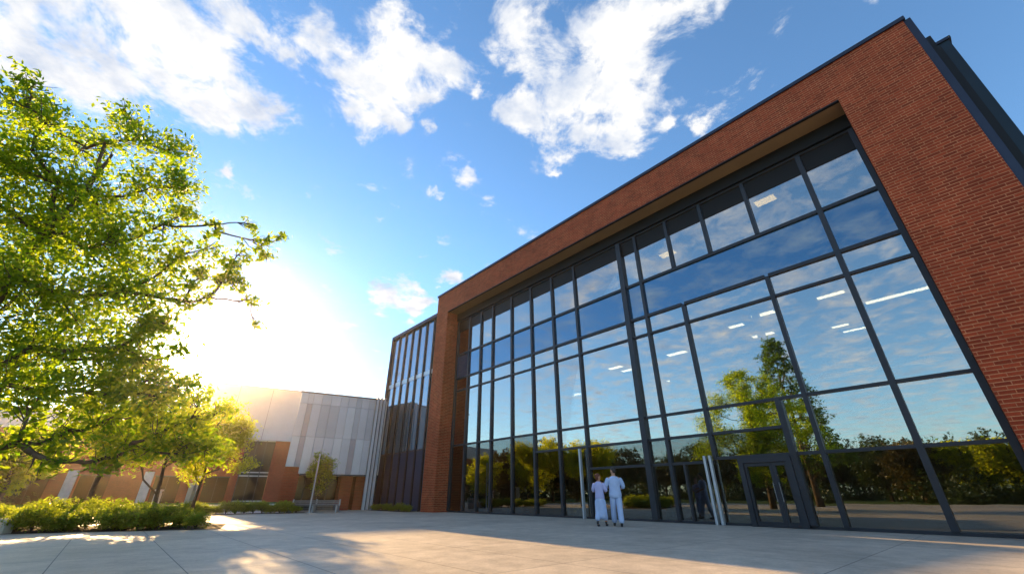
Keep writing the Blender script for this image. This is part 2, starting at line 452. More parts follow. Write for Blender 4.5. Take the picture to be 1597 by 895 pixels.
# ceiling lights of the interior
def clight(x, y, z, sx, sy, label, warm=False, group='lit ceiling lamps inside the brick building'):
    r = empty('ceiling_light', (x, y, z), -B)
    tag(r, label, 'ceiling light', group)
    MB().box(-sx-.03, sx+.03, -sy-.03, sy+.03, .0, .06).build('lamp_housing', M['steel'], r)
    MB().box(-sx, sx, -sy, sy, -.012, -.002).build('lamp_diffuser', M['lamp2' if warm else 'lamp'], r)
ZC = 7.43
k_ = (ZC-.95/1.12)/(6.95-.85)
for (x, y, sx, sy, lab) in (
    (13.3, 12.73, .95, .13, 'long linear ceiling lamp behind the pane beside the right brick pier'),
    (9.56, 14.38, .42, .16, 'broad lamp nearest the top of the tall pane above the reflected tree'),
    (9.12, 15.58, .30, .14, 'short lamp left of the broad lamp in the tall pane over the tree tip'),
    (10.79, 16.64, .45, .15, 'lamp just above the tip of the reflected tree'),
    (10.97, 12.71, .42, .12, 'lamp high in the pane right of the reflected tree'),
    (13.37, 15.61, .30, .12, 'small lamp, left of a close pair, in the pane right of the tree'),
    (14.31, 16.06, .42, .12, 'longer lamp, right of a close pair, in the pane right of the tree'),
    (7.99, 19.21, .50, .18, 'lamp in the middle of the pane right of the thick mullion'),
    (9.82, 22.35, .34, .18, 'lower right lamp in the pane right of the thick mullion'),
    (9.66, 24.5, .34, .18, 'tiny lamp at the left edge of the reflected tree pane'),
    (2.43, 26.38, .50, .25, 'lamp in the fourth column left of the thick mullion'),
    (4.29, 28.3, .5, .25, 'lamp in the second column left of the thick mullion'),
    (5.57, 21.66, .42, .16, 'left lamp of the pair in the wide pane left of the thick mullion'),
    (6.4, 22.18, .42, .16, 'right lamp of the pair in the wide pane left of the thick mullion')):
    clight(x*k_, y*k_, ZC, sx, sy, lab)
for (x, y, lab) in ((10.13, 13.04, 'square amber lamp in the top row of panes, nearest the right pier'),
                    (7.59, 17.09, 'amber lamp in the top row near the thick mullion'),):
    clight(x*1.013, y*1.013, 11.43, .36, .22, lab, True)

# ------------------------------------------------------------------ glass wing on the left
wx, wy = TN(-23.5, 14.05)
wing = empty('glass_wing', (wx, wy, 0), -B)
tag(wing, 'glass and black fin wing attached left of the brick portal, taller than the pale building', 'building')
W0, W1, WT = -7.45, -.02, 12.62
box_part('wing_core', M['clad_black'], wing, W0+.05, W1, .35, 12, 0, WT-.1)
box_part('wing_parapet', M['winglow'], wing, W0, W1, -.02, .35, WT-.25, WT)
rows = ((0.02, 3.42, 'winglow', 'lower_panel'), (3.50, 8.30, 'glass_wing', 'window_pane'), (8.62, WT-.26, 'glass_wing', 'window_pane'))
nf = 7
xs = [W0 + (W1-W0)*i/nf for i in range(nf+1)]
for z0, z1, mt, nm in rows:
    for a, bb in zip(xs[:-1], xs[1:]):
        MB().box(a+.01, bb-.01, .18, .30, z0, z1).build(nm, M[mt], wing)
for z, h in ((3.46, .04), (8.46, .14)):
    MB().box(W0, W1, .15, .32, z-h, z+h).build('floor_band', M['frame'] if h < .1 else M['steel'], wing)
for x in xs[:-1] + [W1-.08]:
    MB().box(x-.05, x+.11, .10, .178, 0, WT-.26).build('vertical_fin', M['clad_black'], wing)
MB().box(W0-.08, W0-.01, -.02, 12, 0, WT).build('side_wall', M['winglow'], wing)

# ------------------------------------------------------------------ pale panel building (left, near)
az = math.radians(31)
n2 = Vector((-math.sin(az), math.cos(az))); t2 = Vector((n2.y, -n2.x))
def LB(L, tt): v = n2*L + t2*tt; return (v.x, v.y)
def left_frame(name, L):
    x, y = LB(L, 0); return empty(name, (x, y, 0), math.atan2(t2.y, t2.x))
LN = 31.
nb = left_frame('panel_building', LN)
tag(nb, 'low pale metal panel building with brick base, left of the glass wing', 'building')
XA, XB, RT = 2.15, 7.95, 7.08
XQ = XA*(LN+13)/LN + .5            # the left side wall runs back at a slant
def slab(name, mat, x0, x1, y0, z0, z1, par=None, d=13.):
    back = XA + (XQ-XA) if x0 <= XA+.01 else x0
    return MB().prism([(x0, y0), (x1, y0), (x1, d), (back, d)], z0, z1).build(name, mat, par or nb)
slab('body', M['concrete_trim'], XA, XB, .12, 3.95, RT-.05)
slab('roof_edge', M['coping'], XA-.04, XB, -.06, RT-.04, RT+.04)
slab('brick_base', M['brick_far'], XA, 3.05, .10, 0, 2.46)
slab('lower_body', M['concrete_trim'], XA, 3.04, .12, 2.465, 3.945)
slab('lower_body', M['concrete_trim'], 3.045, XB, .12, 2.08, 3.945)
box_part('soffit', M['coping'], nb, 3.06, 7.1, -.02, .115, 2.00, 2.075)
box_part('brick_base', M['brick_far'], nb, 5.62, 6.35, .30, 13, 0, 1.995)
box_part('brick_base', M['brick_far'], nb, 6.65, XB, .6, 13, 0, 1.995)
box_part('entry_glazing', M['glass_far'], nb, 3.06, 5.61, 1.4, 1.46, 0, 1.995)
for x in (3.6, 4.3, 5.0): MB().box(x-.03, x+.03, 1.32, 1.39, 0, 1.995).build('entry_mullion', M['frame'], nb)
xcuts = [2.15, 2.62, 2.95, 3.5, 4.08, 4.7, 5.22, 5.76, 6.12, 6.64, 7.06]
pk_u = [1, 3, 1, 2, 2, 1, 0, 2, 1, 2]; pk_l = [0, 3, 0, 1, 1, 0, 1, 3, 0, 1]
for i, (a, bb) in enumerate(zip(xcuts[:-1], xcuts[1:])):
    MB().box(a+.008, bb-.008, -.0, .115, 6.35, RT-.045).build('metal_panel', PANEL[(i*7) % 2 + (1 if i > 5 else 0)], nb)
    MB().box(a+.008, bb-.008, -.0, .115, 4.28, 6.335).build('metal_panel', PANEL[pk_u[i]], nb)
    lo = 2.47 if bb < 3.0 else 2.085
    MB().box(a+.008, bb-.008, -.0, .115, lo, 4.265).build('metal_panel', PANEL[pk_l[i]], nb)
for i, x in enumerate((7.10, 7.34, 7.58)):
    MB().box(x, x+.17, -.20, -.01, 0.0, RT+.1).build('pale_fin', PANEL[(1, 2, 2, 1)[i]], nb)
    MB().box(x+.175, x+.235, -.10, -.01, 0.0, RT+.04).build('dark_fin', M['clad_black'], nb)

# ------------------------------------------------------------------ far brick and metal building (left)
fb = left_frame('brick_and_metal_building', 80.)
tag(fb, 'long building with blank pale metal upper storey over red brick, behind the trees at left', 'building')
RF = 16.85
box_part('upper_storey', PANEL[2], fb, -7.9, 9, .0, 20, 8.75, RF)
box_part('lower_wing', PANEL[1], fb, -60, -7.92, .15, 20, 8.75, 11.4)
box_part('roof_edge', M['coping'], fb, -8.0, 9, -.1, 20, RF, RF+.12)
for x in (-3.5, 1.2): MB().box(x, x+.05, -.012, -.002, 8.8, RF-.05).build('panel_seam', M['frame'], fb)
box_part('brick_storey', M['brick_far'], fb, -60, -.6, .3, 20, 0, 8.74)
wnd = MB().box(-.58, 3.4, .35, .6, 0, 8.74).build('tall_window', M['glass_far'], fb)
for z in (.05, 3.5, 4.0, 8.6): MB().box(-.58, 3.4, .25, .348, z, z+.16).build('window_bar', M['concrete_trim'], wnd)
for x in (-.55, .8, 2.1): MB().box(x, x+.1, .2, .247, 0, 8.7).build('window_bar', M['frame'], wnd)
box_part('end_wall', M['brick_far'], fb, 3.42, 9, .32, 20, 0, 8.74)
for x in (-56, -50, -44, -38, -31, -24.2, -18.3, -10.4, -4.6):
    s_ = MB().box(x, x+3.0, .1, .298, .05, 3.3).build('shop_window', M['glass_far'], fb)
    MB().box(x-.08, x+3.08, .05, .098, 3.3, 3.45).box(x+1.45, x+1.52, .05, .098, .05, 3.3).build('window_frame', M['frame'], s_)
    MB().box(x-1.3, x-.3, -.1, .29, 0, 3.9).build('pilaster', M['concrete_trim'], fb)

# ------------------------------------------------------------------ street furniture
def at_px(x, y): return (x, y, 0)
bn = empty('metal_bench', (-11.2, 26.3, 0), math.radians(3))
tag(bn, 'long grey slatted metal bench in front of the pale panel building', 'bench')
bm_ = MB()
for i in range(6): bm_.box(-1.25, 1.25, .02, .05, .10+.09*i, .16+.09*i)
bm_.build('backrest', M['grey_metal'], bn)
MB().box(-1.25, 1.25, -.42, 0.0, .36, .40).build('seat', M['grey_metal'], bn)
for x in (-1.30, 0, 1.30): MB().box(x-.035, x+.035, -.40, .07, 0, .355).box(x-.035, x+.035, .055, .12, .355, .66).build('leg', M['steel'], bn)
po = empty('lamp_post', (-11.1, 25.4, 0)); tag(po, 'slender pale metal post standing in front of the bench', 'post')
MB().tube([(0, 0, 0), (0, 0, 2.88)], [.045, .035], 10).build('pole', M['steel'], po)
MB().tube([(0, 0, 0), (0, 0, .03)], .10, 12).build('base_plate', M['steel'], po)
MB().tube([(0, 0, 2.88), (0, 0, 3.0)], .055, 10).build('lamp_head', M['steel'], po)
for (x, y, lab) in ((-16.6, 23.6, 'tall white square light bollard at the end of the hedge'), (-20.6, 26.6, 'small white light bollard seen between the leaves left of the taller one')):
    bo = empty('light_bollard', (x, y, 0)); tag(bo, lab, 'bollard', 'white light bollards by the hedge')
    h = 1.45 if x > -18 else 1.2
    MB().box(-.13, .13, -.13, .13, 0, h-.2).build('column', M['concrete_trim'], bo, bevel=.01)
    MB().box(-.11, .11, -.11, .11, h-.198, h-.1).build('lamp', M['steel'], bo)
    MB().box(-.16, .16, -.16, .16, h-.098, h).build('cap', M['concrete_trim'], bo, bevel=.01)
# low planter wall showing at the far left of the hedge
pw = MB().box(-.9, .9, -.12, .12, 0, .34).build('planter_wall', M['concrete_trim'], bevel=.01)
pw.location = (-13.9, 12.2, 0); tag(pw, 'short pale concrete planter wall at the left edge of the shrubs', 'wall')

# ------------------------------------------------------------------ vegetation
def leaves_mesh(name, cen, size, mat, seed, droop=.0, up=.35):
    """One mesh of many separate folded leaves at points cen (n,3)."""
    r = np.random.default_rng(seed); n = len(cen)
    nrm = r.normal(size=(n, 3)); nrm[:, 2] = np.abs(nrm[:, 2]) + up; nrm /= np.linalg.norm(nrm, axis=1)[:, None]
    a = r.normal(size=(n, 3)); a -= nrm*np.sum(a*nrm, 1)[:, None]; a /= np.linalg.norm(a, axis=1)[:, None]
    b = np.cross(nrm, a)
    L = size*(.6+.8*r.random(n))[:, None]; W = L*.42
    fold = nrm*L*.12
    p0 = cen - a*L; p1 = cen - b*W + fold - a*L*.1; p2 = cen + a*L - nrm*L*droop; p3 = cen + b*W + fold - a*L*.1
    v = np.stack([p0, p1, p2, p3], 1).reshape(-1, 3)
    me = bpy.data.meshes.new(name)
    me.vertices.add(4*n); me.vertices.foreach_set('co', v.astype(np.float32).ravel())
    f = np.arange(4*n, dtype=np.int32).reshape(n, 4)
    tri = np.concatenate([f[:, [0, 1, 2]], f[:, [0, 2, 3]]], 1).reshape(-1, 3)
    me.loops.add(6*n); me.loops.foreach_set('vertex_index', tri.ravel().astype(np.int32))
    me.polygons.add(2*n); me.polygons.foreach_set('loop_start', np.arange(0, 6*n, 3, dtype=np.int32))
    me.update(calc_edges=True); me.validate(); me.materials.append(mat)
    return me

def clump_points(c, r, n, rg, flat=.75, sub=14, spread=.26):
    """leaf points gathered on sprays inside an ellipsoid lobe"""
    c = np.array(c); k = max(4, int(n/sub))
    d = rg.normal(size=(k, 3)); d /= np.linalg.norm(d, axis=1)[:, None]
    rad = r*(.25+.75*rg.random(k)**.55)
    tips = c + d*rad[:, None]*np.array([1, 1, flat])
    out = []
    for tpt in tips:
        dirv = (tpt-c); dirv /= (np.linalg.norm(dirv)+1e-6); dirv = dirv + rg.normal(size=3)*.5
        m = rg.integers(sub//2, int(sub*1.5)); s = rg.random(m)[:, None]
        out.append(tpt + dirv*(s-.6)*spread*1.6 + rg.normal(size=(m, 3))*np.array([.32, .32, .22])*spread)
    return np.concatenate(out)

def curve_pts(p0, p1, rg, n=6, sag=.12, lift=.25):
    p0 = np.array(p0, float); p1 = np.array(p1, float); L = np.linalg.norm(p1-p0)
    off = rg.normal(size=3)*sag*L; pts = []
    for i in range(n):
        s = i/(n-1); w = math.sin(math.pi*s)
        pts.append(tuple(p0 + (p1-p0)*s + off*w*.5 + np.array([0, 0, 1])*(-lift*L*w*.25) + rg.normal(size=3)*.015*L*(0 < s < 1)))
    return pts

# --- large tree at the left
LOB = [(-9.21, 5.25, 7.87, 0.35), (-9.34, 5.42, 7.54, 0.45), (-8.92, 5.54, 7.33, 0.4), (-9.14, 5.76, 6.72, 0.6), (-9.52, 5.91, 6.46, 0.6), (-9.0, 6.33, 6.43, 0.7), (-8.81, 6.59, 8.65, 0.4), (-8.61, 6.84, 8.21, 0.6), (-8.23, 7.29, 8.26, 0.6), (-8.22, 7.31, 7.19, 0.8), (-7.56, 7.29, 7.26, 0.5), (-8.86, 6.51, 7.76, 0.22), (-8.92, 6.93, 6.6, 0.75), (-8.82, 6.58, 5.44, 1.0), (-9.61, 6.31, 5.71, 0.9), (-7.94, 6.87, 5.41, 0.85), (-7.63, 7.36, 6.15, 0.6), (-7.45, 7.55, 6.64, 0.35), (-8.52, 6.13, 4.21, 1.0), (-8.45, 7.04, 4.28, 1.0), (-7.61, 7.24, 4.51, 0.7), (-7.17, 7.4, 5.12, 0.45), (-6.64, 7.74, 5.15, 0.35), (-6.19, 7.86, 5.49, 0.28), (-5.87, 8.09, 6.12, 0.3), (-5.6, 8.28, 6.46, 0.15), (-6.54, 7.56, 6.08, 0.16), (-6.03, 7.98, 5.04, 0.3), (-5.76, 8.18, 4.7, 0.18), (-5.57, 8.3, 4.18, 0.1), (-8.53, 6.94, 3.22, 0.95), (-8.17, 6.59, 2.46, 0.8), (-8.32, 7.94, 3.29, 0.8), (-7.46, 7.81, 3.78, 0.45), (-7.5, 6.61, 1.58, 0.45), (-7.54, 7.31, 1.86, 0.55), (-7.56, 7.99, 2.18, 0.6), (-7.21, 6.93, 1.33, 0.3), (-7.12, 7.72, 1.46, 0.4), (-7.18, 8.34, 2.36, 0.5), (-7.01, 8.48, 1.66, 0.4), (-7.53, 6.58, 2.25, 0.5), (-7.03, 8.46, 2.9, 0.35)]
LOB += [(-10.6, 4.6, 7.0, 1.0), (-11.2, 6.2, 7.4, 1.2), (-10.3, 8.2, 6.8, 1.1), (-10.2, 7.2, 8.3, .7), (-11.6, 5.0, 5.2, 1.2), (-10.9, 3.6, 4.6, 1.1),
        (-10.2, 8.9, 4.6, 1.1), (-12.1, 7.2, 4.6, 1.1), (-10.8, 6.3, 3.4, 1.1), (-9.4, 8.9, 5.9, .8), (-10.9, 5.0, 8.6, .55), (-11.0, 6.4, 8.6, .7), (-9.3, 4.3, 6.0, .8), (-12.4, 8.6, 5.6, 1.0), (-11.6, 9.4, 3.6, 1.0), (-9.2, 5.2, 3.6, .9), (-9.0, 9.6, 3.4, .8), (-10.2, 3.6, 6.2, 1.0), (-10.9, 3.8, 7.8, .7), (-11.2, 4.1, 8.8, .5), (-9.6, 3.0, 4.6, 1.0), (-10.6, 2.6, 6.4, .7), (-9.4, 2.6, 3.3, .8), (-11.6, 3.6, 3.4, .9)]
LOB += [(-6.96, 7.45, 5.47, 0.4), (-6.72, 7.67, 5.76, 0.3), (-6.27, 7.92, 5.17, 0.3), (-7.1, 7.46, 4.41, 0.5), (-7.21, 7.77, 3.24, 0.5), (-6.77, 7.63, 4.41, 0.25), (-6.67, 8.49, 2.97, 0.35), (-6.83, 8.11, 2.56, 0.5), (-6.52, 8.61, 2.28, 0.45), (-7.23, 7.75, 2.61, 0.6), (-6.27, 9.04, 2.48, 0.3), (-6.23, 9.06, 1.71, 0.35), (-6.49, 8.63, 1.61, 0.4), (-6.14, 7.89, 5.73, 0.25), (-6.14, 7.89, 6.52, 0.2), (-6.62, 7.49, 6.24, 0.15), (-5.74, 8.19, 5.82, 0.18)]
LOB += [(-6.75, 7.65, 4.87, 0.35), (-6.9, 7.64, 3.92, 0.45), (-6.49, 7.87, 4.65, 0.22), (-6.95, 7.87, 2.88, 0.5), (-6.69, 7.97, 3.49, 0.3), (-6.5, 8.62, 2.6, 0.35), (-6.75, 8.43, 2.07, 0.5), (-7.24, 7.47, 3.92, 0.5), (-7.49, 7.5, 3.41, 0.6), (-6.32, 7.88, 4.99, 0.25), (-7.12, 8.12, 1.74, 0.5), (-7.65, 7.34, 2.52, 0.7), (-6.46, 8.78, 1.81, 0.4)]
def build_tree(name, base, lobes, leafmat, label, leafsize, dens, trunk_r, fork_z, group=None, seed=1, cat='tree', twigs=True, lean=(0, 0)):
    rg = np.random.default_rng(seed)
    root = empty(name, (base[0], base[1], 0)); tag(root, label, cat, group)
    bx, by = base
    cx = np.mean([l[0] for l in lobes])-bx; cy = np.mean([l[1] for l in lobes])-by; top = max(l[2] for l in lobes)
    tm = MB()
    N = 7; tp = []
    for i in range(N):
        s = i/(N-1); z = s*top*.86
        tp.append((cx*s*.5+lean[0]*s+rg.normal()*.05*trunk_r*8*s, cy*s*.5+lean[1]*s+rg.normal()*.05*trunk_r*8*s, z))
    tr = [trunk_r*(1.25 if i == 0 else 1)*(1-.85*i/(N-1)) for i in range(N)]
    tm.tube(tp, tr, 10)
    trunk = tm.build('trunk', M['bark'], root, smooth=True)
    br = MB()
    def trunk_at(z):
        z = max(0, min(z, tp[-1][2]-.01))
        for i in range(N-1):
            if tp[i][2] <= z <= tp[i+1][2]:
                s = (z-tp[i][2])/(tp[i+1][2]-tp[i][2]); return (np.array(tp[i])*(1-s)+np.array(tp[i+1])*s, tr[i]*(1-s)+tr[i+1]*s)
        return np.array(tp[-1]), tr[-1]
    P = []
    cs = [np.array([l[0]-bx, l[1]-by, l[2]]) for l in lobes]
    # each bough grows from the trunk or from an inner bough, whichever makes the shorter way
    z0s = [max(fork_z*.9, min(c[2]-.7*np.linalg.norm(c[:2])-.3, top*.72)) for c in cs]
    order = sorted(range(len(cs)), key=lambda q: np.linalg.norm(cs[q]-trunk_at(z0s[q])[0]))
    path = {}; par = {}
    for n_, q in enumerate(order):
        c = cs[q]; best = (np.linalg.norm(c-trunk_at(z0s[q])[0]), None)
        for w_ in order[:n_]:
            dd = c-cs[w_]; L = np.linalg.norm(dd)
            cost = L*1.08 + .30*path[w_] + (.6*L if dd[2] < -.2*L else 0)
            if cost < best[0]: best = (cost, w_)
        par[q] = best[1]; path[q] = best[0] if best[1] is None else path[best[1]]+np.linalg.norm(c-cs[best[1]])
    load = {q: lobes[q][3] for q in order}
    for q in reversed(order):
        if par[q] is not None: load[par[q]] += load[q]
    for q in order:
        x, y, z, r = lobes[q]; c = cs[q]
        if par[q] is None: p0, r0 = trunk_at(z0s[q])
        else: p0, r0 = cs[par[q]], .012+.016*load[par[q]]**.6
        rr = min(.010+.018*load[q]**.65, r0*.8)
        pts = curve_pts(p0, c, rg)
        br.tube(pts, [rr*(1-.35*i/5) for i in range(6)], 6)
        if twigs:
            for _ in range(int(5+r*10)):
                d = rg.normal(size=3); d /= np.linalg.norm(d); qq = c + d*r*np.array([1, 1, .8])*(.6+.5*rg.random())
                a = np.array(pts[rg.integers(3, 6)]); br.tube(curve_pts(a, qq, rg, 4), [.010, .008, .006, .003], 4, cap=False)
        P.append(clump_points(c, r, int(dens*r**2.2)+60, rg, sub=16, spread=.10+.24*min(1, r)))
    br.build('branch', M['bark'], root, smooth=True)
    me = leaves_mesh('crown', np.concatenate(P), leafsize, leafmat, seed)
    o = bpy.data.objects.new('crown', me); C.objects.link(o); o.parent = root
    return root
main_tree = build_tree('maple_tree', (-9.6, 6.4), LOB, M['leaf'], 'large broadleaf tree at the left edge with upright green boughs in front of the sun', .058, 1750, .17, 1.3, seed=11)

def blob_lobes(c, R, H, n, rg, rmin=.5, rmax=.9):
    out = []
    for i in range(n):
        d = rg.normal(size=3); d /= np.linalg.norm(d); s = rg.random()**.5*.8
        out.append((c[0]+d[0]*R*s, c[1]+d[1]*R*s, c[2]+d[2]*H*s, rmin+(rmax-rmin)*rg.random()))
    return out
rgA = np.random.default_rng(5)
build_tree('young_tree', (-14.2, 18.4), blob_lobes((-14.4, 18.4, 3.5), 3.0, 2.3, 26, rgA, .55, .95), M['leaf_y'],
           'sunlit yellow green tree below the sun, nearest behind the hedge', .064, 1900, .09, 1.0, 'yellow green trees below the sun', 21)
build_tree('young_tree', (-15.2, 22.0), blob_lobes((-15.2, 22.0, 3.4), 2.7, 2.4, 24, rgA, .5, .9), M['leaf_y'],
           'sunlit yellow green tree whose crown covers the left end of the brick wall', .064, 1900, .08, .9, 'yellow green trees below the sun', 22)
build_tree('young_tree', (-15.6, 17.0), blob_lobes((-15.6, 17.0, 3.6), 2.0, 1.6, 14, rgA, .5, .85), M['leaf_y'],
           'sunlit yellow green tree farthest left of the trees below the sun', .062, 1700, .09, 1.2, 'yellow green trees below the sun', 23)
build_tree('slim_tree', (-11.9, 27.9), blob_lobes((-11.9, 27.9, 2.3), .95, 1.5, 22, rgA, .32, .55), M['leaf'],
           'small slim tree in front of the pale panel building beside the post', .05, 1700, .05, .8, None, 24)

# conical tree out of the picture to the left, mirrored in the tall panes beside the door
rgC = np.random.default_rng(91); _a = math.radians(33.4)
_x, _y = 44*math.sin(_a), 44*math.cos(_a)
_t = _x*math.cos(B) - _y*math.sin(B); _n = _x*math.sin(B) + _y*math.cos(B)
_cx, _cy = TN(_t, 2*14.61 - _n)
lc = []
for i in range(64):
    zz_ = 3.0 + 10.6*(i/63)**.9; rr_ = (3.5*(1-(zz_-2)/12.6)**.8)
    an = i*2.4; q = rr_*(.55+.45*rgC.random())
    lc.append((_cx+q*math.cos(an), _cy+q*math.sin(an), zz_, .45+.65*(1-(zz_-3)/11)*rgC.random()+.1))
build_tree('conical_tree', (_cx, _cy), lc, M['leaf_con'], 'tall conical light green tree mirrored in the tall panes above the door', .10, 620, .24, 1.6, None, 92)

# --- shrubs: a few shapes, copied
def shrub_meshes(seed, R, H, n, mat, size):
    rg = np.random.default_rng(seed); P = []
    for i in range(9):
        a = rg.random()*6.28; d = R*.65*rg.random()**.5
        P.append(clump_points((d*math.cos(a), d*math.sin(a), H*(.35+.35*rg.random())), R*.5, n//9, rg, flat=.8, sub=10, spread=.10))
    pts = np.concatenate(P); pts[:, 2] = np.abs(pts[:, 2])
    leaf = leaves_mesh('foliage', pts, size, mat, seed, up=.2)
    st = MB()
    for i in range(14):
        a = rg.random()*6.28; e = (R*.6*math.cos(a), R*.6*math.sin(a), H*(.6+.3*rg.random()))
        st.tube([(0, 0, 0), (e[0]*.4, e[1]*.4, e[2]*.5), e], [.012, .008, .004], 4, cap=False)
    sm = bpy.data.meshes.new('stem'); sm.from_pydata(st.v, [], st.f); sm.materials.append(M['bark'])
    return leaf, sm
SH = [shrub_meshes(40+i, .60, .52+.10*i, 3600, M['leaf_sh'], .036) for i in range(4)]
def shrub(x, y, rz, s, k, label, group):
    r = empty('shrub', (x, y, 0), rz); r.scale = (s, s, s*random.uniform(.85, 1.15)); tag(r, label, 'shrub', group)
    for nm, me in zip(('foliage', 'stem'), SH[k]):
        o = bpy.data.objects.new(nm, me); C.objects.link(o); o.parent = r
random.seed(12)
bedv = []
e0, e1 = Vector((-15.2, 11.4)), Vector((-8.75, 13.55))
dv = (e1-e0).normalized(); nv = Vector((-dv.y, dv.x))
for j in range(4):
    n = 9 - j
    for i in range(n):
        s_ = (i+.2+.5*random.random())/n*(1 - .05*j)
        p = e0 + (e1-e0)*s_ + nv*(.35+.75*j+random.uniform(-.15, .15))
        shrub(p.x, p.y, random.uniform(0, 6.28), random.uniform(.72, 1.05)*(.7 if i == n-1 else 1), random.randrange(4),
              'low bushy shrub in the sunlit hedge bed in front of the trees at left', 'shrubs of the near hedge bed')
a = e0 - dv*3; b_ = e1 + dv*.35
sheet('planting_bed', [tuple(a - nv*.15), tuple(b_ - nv*.1), tuple(b_ + nv*2.6 - dv*.5), tuple(a + nv*3.6)], .004, M['soil'])
for i in range(19):
    q = LB(28.3+random.uniform(-.35, .35), -4.4 + i*.41)
    shrub(q[0], q[1], random.uniform(0, 6.28), random.uniform(.62, .85), random.randrange(4),
          'low shrub in the far strip between the hedge bed and the bench', 'shrubs of the far strip')
sheet('planting_strip', [LB(27.7, -5.2), LB(27.7, 3.5), LB(29.1, 3.5), LB(29.1, -5.2)], .005, M['soil'])
for i in range(9):
    q = TN(-29.0 + i*.62, 13.2 + random.uniform(-.1, .1))
    shrub(q[0], q[1], random.uniform(0, 6.28), random.uniform(.42, .58), random.randrange(4),
          'small dark shrub at the foot of the black finned wing', 'shrubs along the wing')
sheet('planting_strip', [TN(-29.4, 12.8), TN(-23.6, 12.8), TN(-23.6, 14.0), TN(-29.4, 14.0)], .0045, M['soil'])

# --- trees across the plaza (seen mirrored in the glass)
def far_kind(seed, R, H, n, mat, size, tall=1.):
    rg = np.random.default_rng(seed)
    lobes = blob_lobes((0, 0, H*.50), R*.85, H*.45*tall, 26, rg, R*.26, R*.42)
    P = [clump_points((x, y, z), r, n//16, rg, flat=.85, sub=14, spread=.45) for x, y, z, r in lobes]
    cr = leaves_mesh('crown', np.concatenate(P), size, mat, seed)
    tb = MB(); tb.tube([(0, 0, 0), (.05, .03, H*.35), (0, .1, H*.75)], [.22, .17, .06], 7)
    for x, y, z, r in lobes[:9]:
        tb.tube([(0, 0, H*.3), (x*.5, y*.5, z*.75), (x, y, z)], [.09, .06, .02], 5, cap=False)
    tmh = bpy.data.meshes.new('trunk'); tmh.from_pydata(tb.v, [], tb.f); tmh.materials.append(M['bark'])
    return cr, tmh
FK = [far_kind(61, 3.6, 7.5, 5200, M['leaf_far'], .16), far_kind(62, 3.2, 6.5, 5200, M['leaf_far2'], .16),
      far_kind(63, 4.0, 8.5, 5600, M['leaf_far'], .17, 1.1), far_kind(64, 3.0, 6.0, 5000, M['leaf_y'], .15)]
FL = ['dark green round tree in the tree line mirrored in the lower glass', 'olive brown tree in the tree line mirrored in the lower glass',
      'tall dark tree in the tree line mirrored in the lower glass', 'yellow green tree in the tree line mirrored in the lower glass']
random.seed(31)
def far_tree(x, y, k, s):
    r = empty('broadleaf_tree', (x, y, 0), random.uniform(0, 6.28)); r.scale = (s, s, s)
    tag(r, FL[k], 'tree', 'tree line mirrored in the glass')
    for nm, me in zip(('crown', 'trunk'), FK[k]):
        o = bpy.data.objects.new(nm, me); C.objects.link(o); o.parent = r
# placed by mirrored direction: virtual azimuth (deg), path length
def mirror(azd, dist):
    a = math.radians(azd); x, y = dist*math.sin(a), dist*math.cos(a)
    t = x*math.cos(B) - y*math.sin(B); n = x*math.sin(B) + y*math.cos(B)
    return TN(t, 2*14.61 - n)
for i in range(44):
    azd = -12 + i*1.6
    d = 92 - 12*math.sin(i*.9) + random.uniform(-6, 6)
    x, y = mirror(azd, d); far_tree(x, y, random.choice([0, 0, 2, 1]), random.uniform(.95, 1.3)*d/92)
for azd, d, k, s in ((42, 58, 1, .95), (45.5, 60, 3, 1.0), (48.5, 56, 3, .95), (52, 62, 0, 1.0), (39.5, 64, 0, .9), (55, 58, 2, 1.0), (59, 60, 0, 1)):
    x, y = mirror(azd, d); far_tree(x, y, k, s)

# bushes under the tree line, too many to count
rgu = np.random.default_rng(77); U = []
for i in range(640):
    azd = -14 + 76*rgu.random(); d = 78 - 8*math.sin(azd*.6) + rgu.normal()*3 - (18 if azd > 40 else 0)
    x, y = mirror(azd, d); h = .8 + 1.5*rgu.random()
    U.append(clump_points((x, y, h*.5), h*1.1, 110, rgu, flat=.7, sub=12, spread=.35))
U = np.concatenate(U); U[:, 2] = np.abs(U[:, 2])
un = bpy.data.objects.new('undergrowth', leaves_mesh('undergrowth', U, .15, M['leaf_far'], 78)); C.objects.link(un)
tag(un, 'dark undergrowth below the mirrored tree line', kind='stuff')

for azd, d, k, s_ in ((-3.5, 56, 3, 1.0), (-.5, 60, 1, 1.1), (2.2, 57, 3, 1.1), (5, 61, 2, 1.0), (8, 58, 1, .95), (11, 66, 0, .9)):
    x, y = mirror(azd, d); far_tree(x, y, k, s_)

# ------------------------------------------------------------------ people
def mesh_from_skin(verts, edges, rad, root_i, sub=1):
    me = bpy.data.meshes.new('tmp'); me.from_pydata(verts, edges, []); me.update()
    o = bpy.data.objects.new('tmp', me); C.objects.link(o)
    md = o.modifiers.new('s', 'SKIN'); md.use_smooth_shade = True
    sv = me.skin_vertices[0].data if me.skin_vertices else None
    if sv is None:
        bm = bmesh.new(); bm.from_mesh(me); bm.verts.layers.skin.verify(); bm.to_mesh(me); bm.free(); sv = me.skin_vertices[0].data
    for i, r in enumerate(rad):
        sv[i].radius = r if isinstance(r, tuple) else (r, r); sv[i].use_root = (i == root_i)
    m2 = o.modifiers.new('u', 'SUBSURF'); m2.levels = sub; m2.render_levels = sub
    dg = bpy.context.evaluated_depsgraph_get(); ev = o.evaluated_get(dg); nm = bpy.data.meshes.new_from_object(ev)
    bpy.data.objects.remove(o); return nm

